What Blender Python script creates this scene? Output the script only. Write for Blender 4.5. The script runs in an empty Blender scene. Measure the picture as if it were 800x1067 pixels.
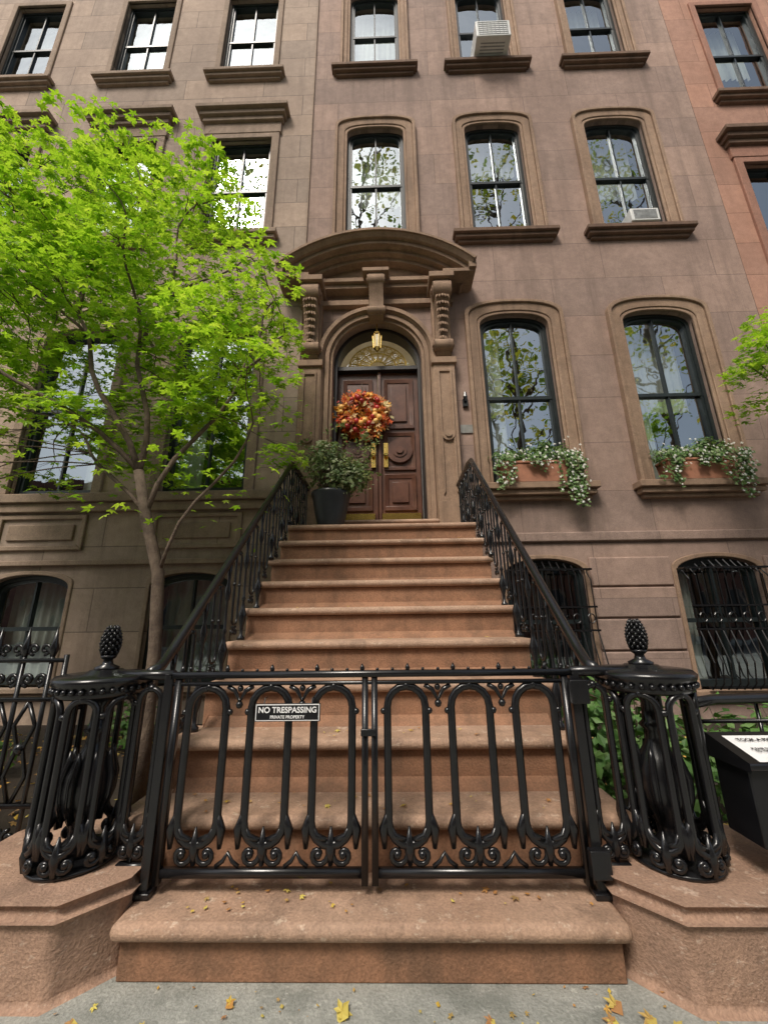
import bpy, math, random
from mathutils import Matrix, Vector
random.seed(7)
R_=random.random
def U(a,b): return a+(b-a)*R_()
scene=bpy.context.scene

# ---------------------------------------------------------------- materials
def newmat(name):
    m=bpy.data.materials.new(name); m.use_nodes=True
    nt=m.node_tree; nt.nodes.clear()
    out=nt.nodes.new('ShaderNodeOutputMaterial')
    return m,nt,out
def N(nt,t,**k):
    n=nt.nodes.new(t)
    for a,b in k.items(): setattr(n,a,b)
    return n
def rgb(c): return (c[0],c[1],c[2],1)
def mixc(nt,fac,a,b,blend='MIX'):
    n=N(nt,'ShaderNodeMix',data_type='RGBA',blend_type=blend)
    for s,v in ((0,fac),(6,a),(7,b)):
        if hasattr(v,'is_linked') or hasattr(v,'links'): nt.links.new(v,n.inputs[s])
        elif s==0: n.inputs[0].default_value=v
        else: n.inputs[s].default_value=rgb(v)
    return n.outputs[2]
def noise(nt,vec,scale,detail=3,rough=.6):
    n=N(nt,'ShaderNodeTexNoise'); n.inputs['Scale'].default_value=scale
    n.inputs['Detail'].default_value=detail; n.inputs['Roughness'].default_value=rough
    nt.links.new(vec,n.inputs['Vector']); return n.outputs['Fac']
def ramp(nt,fac,a,b,ca=(0,0,0),cb=(1,1,1)):
    n=N(nt,'ShaderNodeValToRGB'); e=n.color_ramp.elements
    e[0].position=a; e[1].position=b; e[0].color=rgb(ca); e[1].color=rgb(cb)
    nt.links.new(fac,n.inputs[0]); return n.outputs[0]
def mapping(nt,vec,sc):
    n=N(nt,'ShaderNodeMapping'); n.inputs['Scale'].default_value=sc
    nt.links.new(vec,n.inputs[0]); return n.outputs[0]

def stone(name,c1,c2,dark,joint=None,jw=2.2,jh=.62,jcol=.45,rough=.85,bump=.25,streak=.5,blotch=0,light=None):
    m,nt,out=newmat(name)
    geo=N(nt,'ShaderNodeNewGeometry'); pos=geo.outputs['Position']
    p=N(nt,'ShaderNodeBsdfPrincipled')
    n1=noise(nt,pos,.7,3,.65); n2=noise(nt,pos,9,4,.7); n3=noise(nt,pos,90,2,.6)
    col=mixc(nt,ramp(nt,n1,.38,.62),c1,c2)
    col=mixc(nt,ramp(nt,n2,.3,.75,(0,0,0),(.55,.55,.55)),col,dark)
    if streak>0:
        st=noise(nt,mapping(nt,pos,(3.5,3.5,.28)),1.2,4,.65)
        col=mixc(nt,ramp(nt,st,.5,.72,(0,0,0),(streak,streak,streak)),col,dark)
    if blotch>0:
        bl=noise(nt,pos,3.1,4,.7)
        col=mixc(nt,ramp(nt,bl,.5,.62,(0,0,0),(blotch,blotch,blotch)),col,dark)
    if light:
        bl=noise(nt,mapping(nt,pos,(1,1,2)),16,3,.75)
        col=mixc(nt,ramp(nt,bl,.60,.68,(0,0,0),(.6,.6,.6)),col,light)
    g=ramp(nt,n3,.3,.7,(.8,.8,.8),(1.15,1.15,1.15))
    col=mixc(nt,1.0,col,g,'MULTIPLY')
    h=nt.nodes.new('ShaderNodeMath'); h.operation='ADD'
    nt.links.new(n2,h.inputs[0]); nt.links.new(n3,h.inputs[1]); hh=h.outputs[0]
    if joint:
        sep=N(nt,'ShaderNodeSeparateXYZ'); nt.links.new(pos,sep.inputs[0])
        cb=N(nt,'ShaderNodeCombineXYZ'); nt.links.new(sep.outputs[0],cb.inputs[0]); nt.links.new(sep.outputs[2],cb.inputs[1])
        b=N(nt,'ShaderNodeTexBrick'); b.offset=.5
        nt.links.new(cb.outputs[0],b.inputs['Vector'])
        b.inputs['Scale'].default_value=1; b.inputs['Brick Width'].default_value=jw; b.inputs['Row Height'].default_value=jh
        b.inputs['Mortar Size'].default_value=.008; b.inputs['Mortar Smooth'].default_value=.2
        b.inputs['Color1'].default_value=(.85,.86,.87,1); b.inputs['Color2'].default_value=(1.09,1.06,1.03,1)
        b.inputs['Mortar'].default_value=(jcol,jcol,jcol,1); b.inputs['Bias'].default_value=0
        col=mixc(nt,1.0,col,b.outputs['Color'],'MULTIPLY')
        k=nt.nodes.new('ShaderNodeMath'); k.operation='MULTIPLY_ADD'; k.inputs[1].default_value=-2.5
        nt.links.new(b.outputs['Fac'],k.inputs[0]); nt.links.new(hh,k.inputs[2]); hh=k.outputs[0]
    bp=N(nt,'ShaderNodeBump'); bp.inputs['Strength'].default_value=bump; bp.inputs['Distance'].default_value=.012
    nt.links.new(hh,bp.inputs['Height']); nt.links.new(bp.outputs[0],p.inputs['Normal'])
    nt.links.new(col,p.inputs['Base Color']); p.inputs['Roughness'].default_value=rough
    p.inputs['Specular IOR Level'].default_value=.25
    nt.links.new(p.outputs[0],out.inputs[0]); return m

def simple(name,c,rough=.5,c2=None,scale=8,bump=.1,metal=0,spec=.5,dist=.005,emit=0):
    m,nt,out=newmat(name)
    geo=N(nt,'ShaderNodeNewGeometry'); pos=geo.outputs['Position']
    p=N(nt,'ShaderNodeBsdfPrincipled'); n1=noise(nt,pos,scale,3,.65)
    if c2 is None: c2=tuple(x*.65 for x in c)
    cc=mixc(nt,ramp(nt,n1,.3,.7),c,c2)
    nt.links.new(cc,p.inputs['Base Color'])
    p.inputs['Roughness'].default_value=rough; p.inputs['Metallic'].default_value=metal
    p.inputs['Specular IOR Level'].default_value=spec
    if emit: nt.links.new(cc,p.inputs['Emission Color']); p.inputs['Emission Strength'].default_value=emit
    if bump:
        bp=N(nt,'ShaderNodeBump'); bp.inputs['Strength'].default_value=bump; bp.inputs['Distance'].default_value=dist
        nt.links.new(noise(nt,pos,scale*6,2,.6),bp.inputs['Height']); nt.links.new(bp.outputs[0],p.inputs['Normal'])
    nt.links.new(p.outputs[0],out.inputs[0]); return m

def leafmat(name,cols,trans=.4,rough=.5):
    m,nt,out=newmat(name)
    geo=N(nt,'ShaderNodeNewGeometry')
    r=N(nt,'ShaderNodeValToRGB'); cr=r.color_ramp
    cr.elements[0].color=rgb(cols[0]); cr.elements[1].color=rgb(cols[-1])
    for i,c in enumerate(cols[1:-1]):
        e=cr.elements.new((i+1)/(len(cols)-1)); e.color=rgb(c)
    nt.links.new(geo.outputs['Random Per Island'],r.inputs[0])
    p=N(nt,'ShaderNodeBsdfPrincipled'); p.inputs['Roughness'].default_value=rough
    p.inputs['Specular IOR Level'].default_value=.3
    t=N(nt,'ShaderNodeBsdfTranslucent'); mx=N(nt,'ShaderNodeMixShader'); mx.inputs[0].default_value=trans
    nt.links.new(r.outputs[0],p.inputs['Base Color'])
    tc=mixc(nt,1.0,r.outputs[0],(1.45,1.45,.8),'MULTIPLY'); nt.links.new(tc,t.inputs[0])
    nt.links.new(p.outputs[0],mx.inputs[1]); nt.links.new(t.outputs[0],mx.inputs[2]); nt.links.new(mx.outputs[0],out.inputs[0])
    return m

def glassmat(name,fac=.5,tint=(.75,.82,.82)):
    m,nt,out=newmat(name)
    geo=N(nt,'ShaderNodeNewGeometry')
    t=N(nt,'ShaderNodeBsdfTransparent'); t.inputs[0].default_value=rgb(tint)
    g=N(nt,'ShaderNodeBsdfGlossy'); g.inputs['Roughness'].default_value=.015
    g.inputs[0].default_value=(.84,.94,1,1)
    bp=N(nt,'ShaderNodeBump'); bp.inputs['Strength'].default_value=.35; bp.inputs['Distance'].default_value=.012
    nt.links.new(noise(nt,geo.outputs['Position'],2.2,2,.5),bp.inputs['Height']); nt.links.new(bp.outputs[0],g.inputs['Normal'])
    mx=N(nt,'ShaderNodeMixShader'); mx.inputs[0].default_value=fac
    nt.links.new(t.outputs[0],mx.inputs[1]); nt.links.new(g.outputs[0],mx.inputs[2]); nt.links.new(mx.outputs[0],out.inputs[0])
    return m

M={}
M['wallC']=stone('brownstone_mauve',(.44,.315,.26),(.345,.245,.203),(.20,.145,.12),joint=True,jcol=.7,jw=1.9,jh=.78,streak=.65,blotch=.18)
M['wallL']=stone('brownstone_beige',(.47,.365,.29),(.385,.295,.235),(.23,.175,.14),joint=True,jw=1.7,jh=.6,jcol=.52,streak=.6,blotch=.15)
M['wallR']=stone('brownstone_salmon',(.50,.29,.215),(.42,.235,.17),(.26,.15,.11),joint=True,jw=1.9,jh=.7,jcol=.62,blotch=.15)
M['trimC']=stone('trim_tan',(.41,.28,.195),(.33,.22,.15),(.16,.11,.08),streak=.65,blotch=.2)
M['trimL']=stone('trim_beige',(.38,.28,.21),(.30,.22,.16),(.16,.12,.09))
M['trimR']=stone('trim_salmon',(.40,.21,.155),(.33,.17,.12),(.17,.10,.075))
M['sill']=stone('sill_dark',(.23,.145,.10),(.17,.105,.075),(.085,.06,.045))
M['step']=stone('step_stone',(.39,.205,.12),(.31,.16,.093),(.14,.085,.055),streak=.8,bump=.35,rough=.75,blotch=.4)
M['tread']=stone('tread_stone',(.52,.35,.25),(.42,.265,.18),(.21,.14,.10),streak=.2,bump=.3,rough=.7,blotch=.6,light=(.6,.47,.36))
M['plinth']=stone('plinth_stone',(.45,.29,.205),(.37,.23,.16),(.20,.13,.095),bump=.45,blotch=.45,light=(.55,.42,.33))
M['concrete']=stone('pavement_concrete',(.40,.40,.36),(.31,.315,.29),(.16,.17,.15),joint=None,bump=.4,streak=0,blotch=.6,light=(.5,.5,.45))
M['asphalt']=stone('asphalt',(.055,.055,.058),(.045,.045,.047),(.03,.03,.03),streak=0)
M['soil']=stone('soil',(.06,.045,.033),(.042,.032,.024),(.018,.015,.012),streak=0,bump=1)
M['brick']=stone('brick_far',(.26,.12,.085),(.22,.1,.07),(.12,.06,.05),joint=True,jw=.4,jh=.14)
M['iron']=simple('painted_iron',(.008,.008,.0095),.24,(.012,.012,.013),30,.06,spec=.55)
M['frame']=simple('window_frame_black',(.02,.028,.03),.35,bump=0)
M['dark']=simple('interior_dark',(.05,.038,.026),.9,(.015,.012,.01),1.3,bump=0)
M['curtain']=simple('curtain_cloth',(.62,.6,.54),.9,(.5,.48,.42),3,bump=0)
M['glass']=glassmat('window_glass',.34)
M['glassD']=glassmat('fanlight_glass',.15,(.95,.93,.88))
M['wood']=simple('mahogany_door',(.14,.06,.038),.33,(.07,.028,.018),5,.12,spec=.5)
M['brass']=simple('brass',(.85,.6,.18),.25,(.7,.46,.13),10,.05,metal=1)
M['gilt']=simple('gilt_paint',(.8,.55,.14),.4,(.6,.4,.09),10,.05)
M['white']=simple('white_plastic',(.72,.72,.70),.5,(.6,.6,.58),4)
M['grille']=simple('ac_grille',(.35,.36,.36),.6)
M['signwhite']=simple('sign_white',(.85,.85,.85),.5,(.8,.8,.8),bump=0)
M['signblack']=simple('sign_black',(.01,.01,.012),.35,bump=.05)
M['red']=simple('label_red',(.6,.05,.03),.5)
M['terracotta']=simple('terracotta',(.46,.2,.12),.8,(.33,.15,.09),12,.3)
M['pot']=simple('pot_glaze_black',(.03,.035,.04),.35)
M['bark']=simple('bark',(.19,.14,.10),.9,(.085,.06,.045),14,.6,dist=.02)
M['leaf']=leafmat('maple_leaves',[(.13,.27,.018),(.25,.43,.03),(.38,.56,.055),(.29,.48,.035),(.48,.62,.09)],.5)
M['bush']=leafmat('shrub_leaves',[(.04,.10,.025),(.08,.18,.04),(.12,.24,.06),(.2,.3,.12)],.25)
M['ivy']=leafmat('ivy_leaves',[(.06,.13,.035),(.11,.2,.06),(.17,.27,.09),(.3,.38,.2)],.25)
M['flower']=leafmat('white_flowers',[(.75,.75,.7),(.8,.78,.78),(.7,.7,.62)],.2)
M['potleaf']=leafmat('potted_leaves',[(.08,.13,.05),(.15,.22,.09),(.26,.33,.16),(.42,.45,.3)],.25)
M['streetleaf']=leafmat('street_tree_leaves',[(.12,.2,.03),(.25,.35,.05),(.4,.42,.06),(.55,.46,.07)],.4)
M['wreath']=leafmat('wreath_leaves',[(.65,.04,.02),(.85,.5,.08),(.35,.02,.02),(.8,.2,.03),(.15,.03,.02),(.8,.7,.35),(.6,.07,.03),(.85,.33,.04)],.15)
M['dryleaf']=leafmat('fallen_leaf',[(.6,.45,.06),(.5,.25,.06),(.36,.18,.08),(.65,.55,.12),(.25,.14,.07)],.1)
M['bulb']=simple('lantern_glass',(.8,.72,.52),.25,(.6,.5,.32),bump=0,emit=.12)
M['cream_glow']=simple('glowing_vestibule_wall',(.75,.6,.36),.8,(.55,.4,.2),3,emit=.25,bump=0)  # warm emission in the wall stands in for lit interior behind the fanlight

# ---------------------------------------------------------------- mesh helpers
class MB:
    def __init__(s): s.v=[]; s.f=[]
    def add(s,vs,fs):
        o=len(s.v); s.v.extend(vs); s.f.extend([tuple(i+o for i in f) for f in fs])
    def box(s,x0,x1,y0,y1,z0,z1):
        s.add([(x0,y0,z0),(x1,y0,z0),(x1,y1,z0),(x0,y1,z0),(x0,y0,z1),(x1,y0,z1),(x1,y1,z1),(x0,y1,z1)],
              [(0,3,2,1),(4,5,6,7),(0,1,5,4),(1,2,6,5),(2,3,7,6),(3,0,4,7)])
    def tube(s,pts,r,n=6,closed=False,flat=1.0):
        pts=[Vector(p) for p in pts]; m=len(pts)
        rr=r if isinstance(r,(list,tuple)) else [r]*m
        vs=[];prev=None
        for i,p in enumerate(pts):
            a=pts[(i-1)%m] if (closed or i>0) else p
            b=pts[(i+1)%m] if (closed or i<m-1) else p
            t=(b-a)
            if t.length<1e-9: t=Vector((0,0,1))
            t.normalize()
            if prev is None:
                up=Vector((0,1,0)) if abs(t.y)<.9 else Vector((1,0,0))
                nrm=(up-t*up.dot(t)).normalized()
            else:
                nrm=(prev-t*prev.dot(t))
                nrm=nrm.normalized() if nrm.length>1e-6 else prev
            prev=nrm; bi=t.cross(nrm)
            for k in range(n):
                an=2*math.pi*(k+.5)/n
                q=p+nrm*(math.cos(an)*rr[i]*flat)+bi*(math.sin(an)*rr[i]); vs.append(tuple(q))
        fs=[]
        for i in range(m if closed else m-1):
            j=(i+1)%m
            for k in range(n):
                l=(k+1)%n; fs.append((i*n+k,i*n+l,j*n+l,j*n+k))
        if not closed:
            fs.append(tuple(range(n-1,-1,-1))); fs.append(tuple((m-1)*n+k for k in range(n)))
        s.add(vs,fs)
    def lathe(s,cx,cy,prof,n=12,z0=0):
        vs=[];m=len(prof)
        for r,z in prof:
            for k in range(n):
                a=2*math.pi*k/n; vs.append((cx+r*math.cos(a),cy+r*math.sin(a),z0+z))
        fs=[(i*n+k,i*n+(k+1)%n,(i+1)*n+(k+1)%n,(i+1)*n+k) for i in range(m-1) for k in range(n)]
        fs.append(tuple(range(n-1,-1,-1))); fs.append(tuple((m-1)*n+k for k in range(n)))
        s.add(vs,fs)
    def poly(s,pts,y0,y1,axis='y'):
        n=len(pts)
        if axis=='y': vs=[(a,y0,b) for a,b in pts]+[(a,y1,b) for a,b in pts]
        elif axis=='x': vs=[(y0,a,b) for a,b in pts]+[(y1,a,b) for a,b in pts]
        else: vs=[(a,b,y0) for a,b in pts]+[(a,b,y1) for a,b in pts]
        s.add(vs,[tuple(range(n)),tuple(range(2*n-1,n-1,-1))]+[(i,(i+1)%n,(i+1)%n+n,i+n) for i in range(n)])
    def band(s,inn,outr,yf,yb,yfo=None):
        if yfo is None: yfo=yf
        n=len(inn)
        vs=[(a,yf,b) for a,b in inn]+[(a,yfo,b) for a,b in outr]+[(a,yb,b) for a,b in inn]+[(a,yb,b) for a,b in outr]
        fs=[]
        for i in range(n-1):
            fs+= [(i,i+1,n+i+1,n+i),(2*n+i,2*n+i+1,i+1,i),(n+i,n+i+1,3*n+i+1,3*n+i)]
        fs+=[(0,n,3*n,2*n),(n-1,2*n-1,4*n-1,3*n-1)]
        s.add(vs,fs)
    def ball(s,c,r,n=8,m=5,sz=1):
        prof=[(max(1e-4,r*math.sin(math.pi*i/m)),-r*sz*math.cos(math.pi*i/m)) for i in range(m+1)]
        s.lathe(c[0],c[1],prof,n,c[2])
def build(name,mb,mat,parent=None,smooth=False,bevel=0):
    me=bpy.data.meshes.new(name); me.from_pydata(mb.v,[],mb.f); me.update()
    ob=bpy.data.objects.new(name,me); scene.collection.objects.link(ob)
    me.materials.append(M[mat] if isinstance(mat,str) else mat)
    if parent: ob.parent=parent
    if smooth:
        for p in me.polygons: p.use_smooth=True
    if bevel:
        b=ob.modifiers.new('bevel','BEVEL'); b.width=bevel; b.segments=3; b.limit_method='ANGLE'
        for p in me.polygons: p.use_smooth=True
        try: me.set_sharp_from_angle(angle=math.radians(40))
        except Exception: pass
    return ob
def empty(name):
    e=bpy.data.objects.new(name,None); scene.collection.objects.link(e); return e
def outline(cx,w,zb,zt,rise,n=2.0,seg=18):
    h=w/2; pts=[(cx-h,zb)]
    if rise<=0: return [(cx-h,zb),(cx-h,zt),(cx+h,zt),(cx+h,zb)]
    for i in range(seg+1):
        a=math.pi*(1-i/seg); c=math.cos(a); sn=max(0,math.sin(a))
        pts.append((cx+h*math.copysign(abs(c)**(2/n),c), zt-rise+rise*sn**(2/n)))
    pts.append((cx+h,zb)); return pts
def wall(mb,x0,x1,z0,z1,Y,holes,depth=.3):
    xs=sorted(set([x0,x1]+[h[0]-h[1]/2 for h in holes]+[h[0]+h[1]/2 for h in holes]))
    zs=sorted(set([z0,z1]+[h[2] for h in holes]+[h[3] for h in holes]))
    for i in range(len(xs)-1):
        for j in range(len(zs)-1):
            mx=(xs[i]+xs[i+1])/2; mz=(zs[j]+zs[j+1])/2
            if mx<x0 or mx>x1: continue
            if any(abs(mx-h[0])<h[1]/2 and h[2]<mz<h[3] for h in holes): continue
            mb.add([(xs[i],Y,zs[j]),(xs[i+1],Y,zs[j]),(xs[i+1],Y,zs[j+1]),(xs[i],Y,zs[j+1])],[(0,1,2,3)])
    for h in holes:
        o=outline(*h)
        for i in range(len(o)):
            a=o[i]; b=o[(i+1)%len(o)]
            mb.add([(a[0],Y,a[1]),(b[0],Y,b[1]),(b[0],Y+depth,b[1]),(a[0],Y+depth,a[1])],[(0,1,2,3)])
        if h[4]>0:
            for i in range(1,len(o)-2):
                a=o[i]; b=o[i+1]
                if abs(a[0]-b[0])<1e-6: continue
                mb.add([(a[0],Y,a[1]),(b[0],Y,b[1]),(b[0],Y,h[3]),(a[0],Y,h[3])],[(0,1,2,3)])

# leaves ------------------------------------------------------------------
def leafpoint(mb,c,size,nrm,kind='maple'):
    nrm=Vector(nrm).normalized()
    t=Vector((U(-1,1),U(-1,1),U(-1,1))); t=(t-nrm*t.dot(nrm)).normalized(); b=nrm.cross(t); c=Vector(c)
    if kind=='maple':
        vs=[tuple(c)];fs=[]
        spread=[-1.9,-1.0,0,1.0,1.9]; ln=[.62,.9,1.0,.9,.62]
        for a,l in zip(spread,ln):
            d=t*math.cos(a)+b*math.sin(a); e=b*math.cos(a)-t*math.sin(a)
            tip=c+d*size*l-nrm*size*.18*l; m=c+d*size*.45*l
            k=len(vs); vs+=[tuple(m-e*size*.2),tuple(tip),tuple(m+e*size*.2)]; fs.append((0,k,k+1,k+2))
        mb.add(vs,fs)
    else:
        w=size*(.32 if kind=='oval' else .5)
        mb.add([tuple(c-t*size*.5),tuple(c+b*w-nrm*size*.08),tuple(c+t*size*.5),tuple(c-b*w-nrm*size*.08)],[(0,1,2,3)])

# ---------------------------------------------------------------- windows
def window(par,mbf,mbg,mbc,cx,w,zb,zt,rise,Y,n=2.0,cur=None,mid=.5,mun=1,bars=None,fr=.05):
    o=outline(cx,w,zb,zt,rise,n); i1=outline(cx,w-2*fr,zb+fr,zt-fr,max(0,rise-fr*.3) if rise>0 else 0,n)
    i2=outline(cx,w-2*fr-.07,zb+fr+.05,zt-fr-.04,max(0,rise-fr*.5) if rise>0 else 0,n)
    mbf.band(i1,o,Y+.08,Y+.2)
    zm=zb+(zt-zb)*mid
    mbf.band(i2,i1,Y+.11,Y+.2)
    x0=cx-w/2+fr; x1=cx+w/2-fr
    mbf.box(x0,x1,Y+.10,Y+.19,zm-.028,zm+.028)
    mbf.box(x0,x1,Y+.105,Y+.19,zb+.02,zb+.1)
    for k in range(mun):
        x=x0+(x1-x0)*(k+1)/(mun+1); mbf.box(x-.014,x+.014,Y+.115,Y+.185,zb+.08,zt-fr)
    g=outline(cx,w-.02,zb+.01,zt-.01,rise,n)
    mbg.add([(a,Y+.15,b) for a,b in g],[tuple(range(len(g)))])
    if cur:
        def drape(xa,xb,za,zbm,yy):
            m=max(6,int((xb-xa)/.025)); vs=[];fs=[]
            for k in range(m+1):
                x=xa+(xb-xa)*k/m; y=yy+.025*math.sin(k*1.3+xa*9)+.01*math.sin(k*.6)
                vs+=[(x,y,za),(x,y,zbm)]
            for k in range(m): fs.append((2*k,2*k+2,2*k+3,2*k+1))
            mbc.add(vs,fs)
        if 'L' in cur: drape(x0,x0+w*.3,zb,zt,Y+.36)
        if 'R' in cur: drape(x1-w*.3,x1,zb,zt,Y+.36)
        if 'F' in cur: drape(x0,x1,zb,zt,Y+.38)
        if 'T' in cur: drape(x0,x1,zb+(zt-zb)*.45,zt,Y+.42)
        if 'H' in cur: drape(x0,x1,zb+(zt-zb)*.7,zt,Y+.42)

def surround(mb,cx,w,zb,zt,rise,Y,ww=.23,n=2.0):
    def O(d,zz=0): return outline(cx,w+2*d,zb+zz,zt+d,rise+d*.15 if rise>0 else 0,n)
    mb.band(O(0.0),O(.05),Y-.035,Y+.02)
    mb.band(O(.05),O(ww-.06),Y-.05,Y+.01,Y-.062)
    mb.band(O(ww-.06),O(ww),Y-.095,Y+.01)
def sillm(mb,cx,w,z,Y,p=.2,t=.15):
    mb.box(cx-w/2,cx+w/2,Y-p,Y+.14,z-t*.55,z)
    mb.box(cx-w/2+.04,cx+w/2-.04,Y-p+.05,Y+.02,z-t,z-t*.55-.001)
    mb.box(cx-w/2+.09,cx+w/2-.09,Y-p+.11,Y+.02,z-t-.06,z-t-.001)

Y=5.6
def house(name,x0,x1,wallm,trimm,sillmt,framem,wins,extra=None,H=18.6):
    e=empty(name)
    w=MB(); wall(w,x0,x1,0,H,Y,[q[:6] for q in wins])
    w.box(x0+.01,x1-.01,Y+.02,Y+.35,H,H+.2)
    build('wall',w,wallm,e)
    f,g,c,t,s=MB(),MB(),MB(),MB(),MB()
    for q in wins:
        cx,ww,zb,zt,rise,n,kind,cur=q
        if kind=='door': continue
        window(e,f,g,c,cx,ww,zb,zt,rise,Y,n,cur,mun=1 if ww>.9 else 0)
        if kind=='arch':
            surround(t,cx,ww,zb,zt,rise,Y,.24,n); sillm(s,cx,ww+.78,zb,Y,.17)
        if kind=='small':
            surround(t,cx,ww,zb,zt,rise,Y,.2,n); sillm(s,cx,ww+.74,zb,Y,.17)
        if kind=='parlor':
            surround(t,cx,ww,zb,zt,rise,Y,.25,n); sillm(t,cx,ww+.68,zb,Y,.2,.18)
        if kind=='rect':
            t.band(outline(cx,ww,zb,zt,0),outline(cx,ww+.24,zb,zt+.12,0),Y-.04,Y+.02); sillm(s,cx,ww+.56,zb,Y,.17,.16)
        if kind=='cornice':
            t.band(outline(cx,ww,zb,zt,0),outline(cx,ww+.3,zb,zt+.12,0),Y-.05,Y+.02)
            t.box(cx-ww/2-.18,cx+ww/2+.18,Y-.06,Y+.01,zt+.121,zt+.4)
            s.box(cx-ww/2-.22,cx+ww/2+.22,Y-.12,Y+.01,zt+.4,zt+.5)
            s.box(cx-ww/2-.27,cx+ww/2+.27,Y-.18,Y+.01,zt+.501,zt+.6)
            s.box(cx-ww/2-.33,cx+ww/2+.33,Y-.25,Y+.01,zt+.601,zt+.7)
            sillm(s,cx,ww+.55,zb,Y,.17,.18)
        if kind=='garden':
            t.band(outline(cx,ww,zb,zt,rise,n),outline(cx,ww+.12,zb,zt+.06,rise,n),Y-.02,Y+.02)
            sillm(t,cx,ww+.3,zb,Y,.12,.12)
        if kind=='plain':
            t.band(outline(cx,ww,zb,zt,rise,n),outline(cx,ww+.3,zb,zt+.15,rise,n),Y-.05,Y+.02)
    for k in range(4):
        s.box(x0,x1,Y-.15-.15*k,Y+.01,H-.9+.25*k+.002,H-.9+.25*(k+1))
    build('window_frames',f,framem,e); build('window_glass',g,'glass',e)
    if c.v: build('curtains',c,'curtain',e,True)
    build('window_surrounds',t,trimm,e,bevel=.012); build('sills',s,sillmt,e,bevel=.012)
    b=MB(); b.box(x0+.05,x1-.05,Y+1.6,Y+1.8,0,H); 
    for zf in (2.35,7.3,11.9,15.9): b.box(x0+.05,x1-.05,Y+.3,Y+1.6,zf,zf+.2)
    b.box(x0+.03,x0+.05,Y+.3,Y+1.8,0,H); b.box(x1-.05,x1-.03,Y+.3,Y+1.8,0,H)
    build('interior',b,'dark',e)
    r=MB(); r.box(x0,x1,Y+1.81,Y+10,0,H+.1); r.box(x0,x1,Y+.3,Y+1.81,H+.02,H+.1); build('rear_block',r,wallm,e)
    return e
cD,c2,c3=-.19,2.14,4.53
DW=1.46
winsC=[(cD,DW,2.66,6.2,DW/2,2,'door',None)]
winsC+=[(cD,1.12,8.05,10.93,.2,2.6,'arch2','T'),(c2,1.1,8.05,10.93,.2,2.6,'arch','H'),(c3,1.14,8.05,10.93,.2,2.6,'arch','T')]
winsC+=[(cD,1.08,12.68,15.4,.2,2.6,'small','F'),(c2+.05,1.08,12.68,15.4,.2,2.6,'small',None),(c3+.1,1.08,12.68,15.4,.2,2.6,'small','H')]
winsC+=[(c2-.03,1.14,3.22,6.3,.24,2.4,'parlor','L'),(c3-.03,1.16,3.22,6.3,.24,2.4,'parlor','LT')]
winsC+=[(c2,1.1,.4,2.12,.2,2,'garden',None),(c3,1.14,.4,2.12,.2,2,'garden','L')]
hc=house('brownstone_house',-1.47,6.2,'wallC','trimC','sill','frame',winsC)
t=MB(); surround(t,cD,1.12,7.9,10.93,.2,Y,.24,2.6); build('centre_window_surround',t,'trimC',hc,bevel=.012)
lx=(-2.87,-5.2,-7.75)
winsL=[]
for k,x in enumerate(lx):
    winsL+=[(x-.1-.08*k,1.15,12.68,15.4,0,2,'rect','H' if k!=1 else 'F'),(x,1.2,8.2,10.72,0,2,'cornice',('T',None,'LR')[k]),
            (x,1.3,3.22,6.2,.25,2.4,'plain',('L','R','T')[k]),(x,1.15,.5,2.0,.18,2,'garden',('F','F','L')[k])]
winsL+=[(-10.3,1.2,8.2,10.72,0,2,'cornice',None),(-10.3,1.3,3.22,6.2,.25,2.4,'plain','L'),(-10.3,1.15,12.68,15.4,0,2,'rect',None)]
hl=house('brownstone_house',-12.5,-1.475,'wallL','trimL','trimL','frame',winsL)
b=MB()
b.box(-12.5,-1.5,Y-.13,Y+.01,3.06,3.2); b.box(-12.5,-1.52,Y-.08,Y+.01,2.92,3.059)
b.box(-12.5,-1.5,Y-.07,Y+.01,2.12,2.2)
for x in lx:
    b.band(outline(x,1.2,2.42,2.82,0),outline(x,1.34,2.35,2.89,0),Y-.04,Y+.01); b.box(x-.67,x+.67,Y-.042,Y+.01,2.35,2.42)
    b.box(x-.5,x+.5,Y-.03,Y+.01,2.5,2.74)
build('string_courses',b,'trimL',hl,bevel=.015)
winsR=[(7.55,1.25,11.45,14.4,0,2,'rect','T'),(7.4,1.25,6.1,9.6,0,2,'cornice','L'),(10,1.2,11.45,14.4,0,2,'rect',None),(10,1.2,6.1,9.6,0,2,'cornice',None),
       (7.4,1.2,2.9,4.9,0,2,'rect',None),(7.5,1.2,.4,2,0,2,'garden',None)]
hr=house('brownstone_house',6.205,12.5,'wallR','trimR','sill','frame',winsR,H=18.2)
b=MB()
for x0,x1 in ((1.15,1.5),(2.76,3.88),(5.18,6.18)):
    for z in (.05,.47,.89,1.31,1.73):
        b.box(x0,x1,Y-.035,Y+.01,z,z+.4)
b.box(1.05,6.18,Y-.05,Y+.01,2.36,2.5)
build('garden_level_blocks',b,'wallC',hc,bevel=.02)
b=MB(); b.tube([(-1.47,Y-.02,0),(-1.47,Y-.02,18)],.012,6); build('party_joint',b,'trimL',hc)

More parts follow.
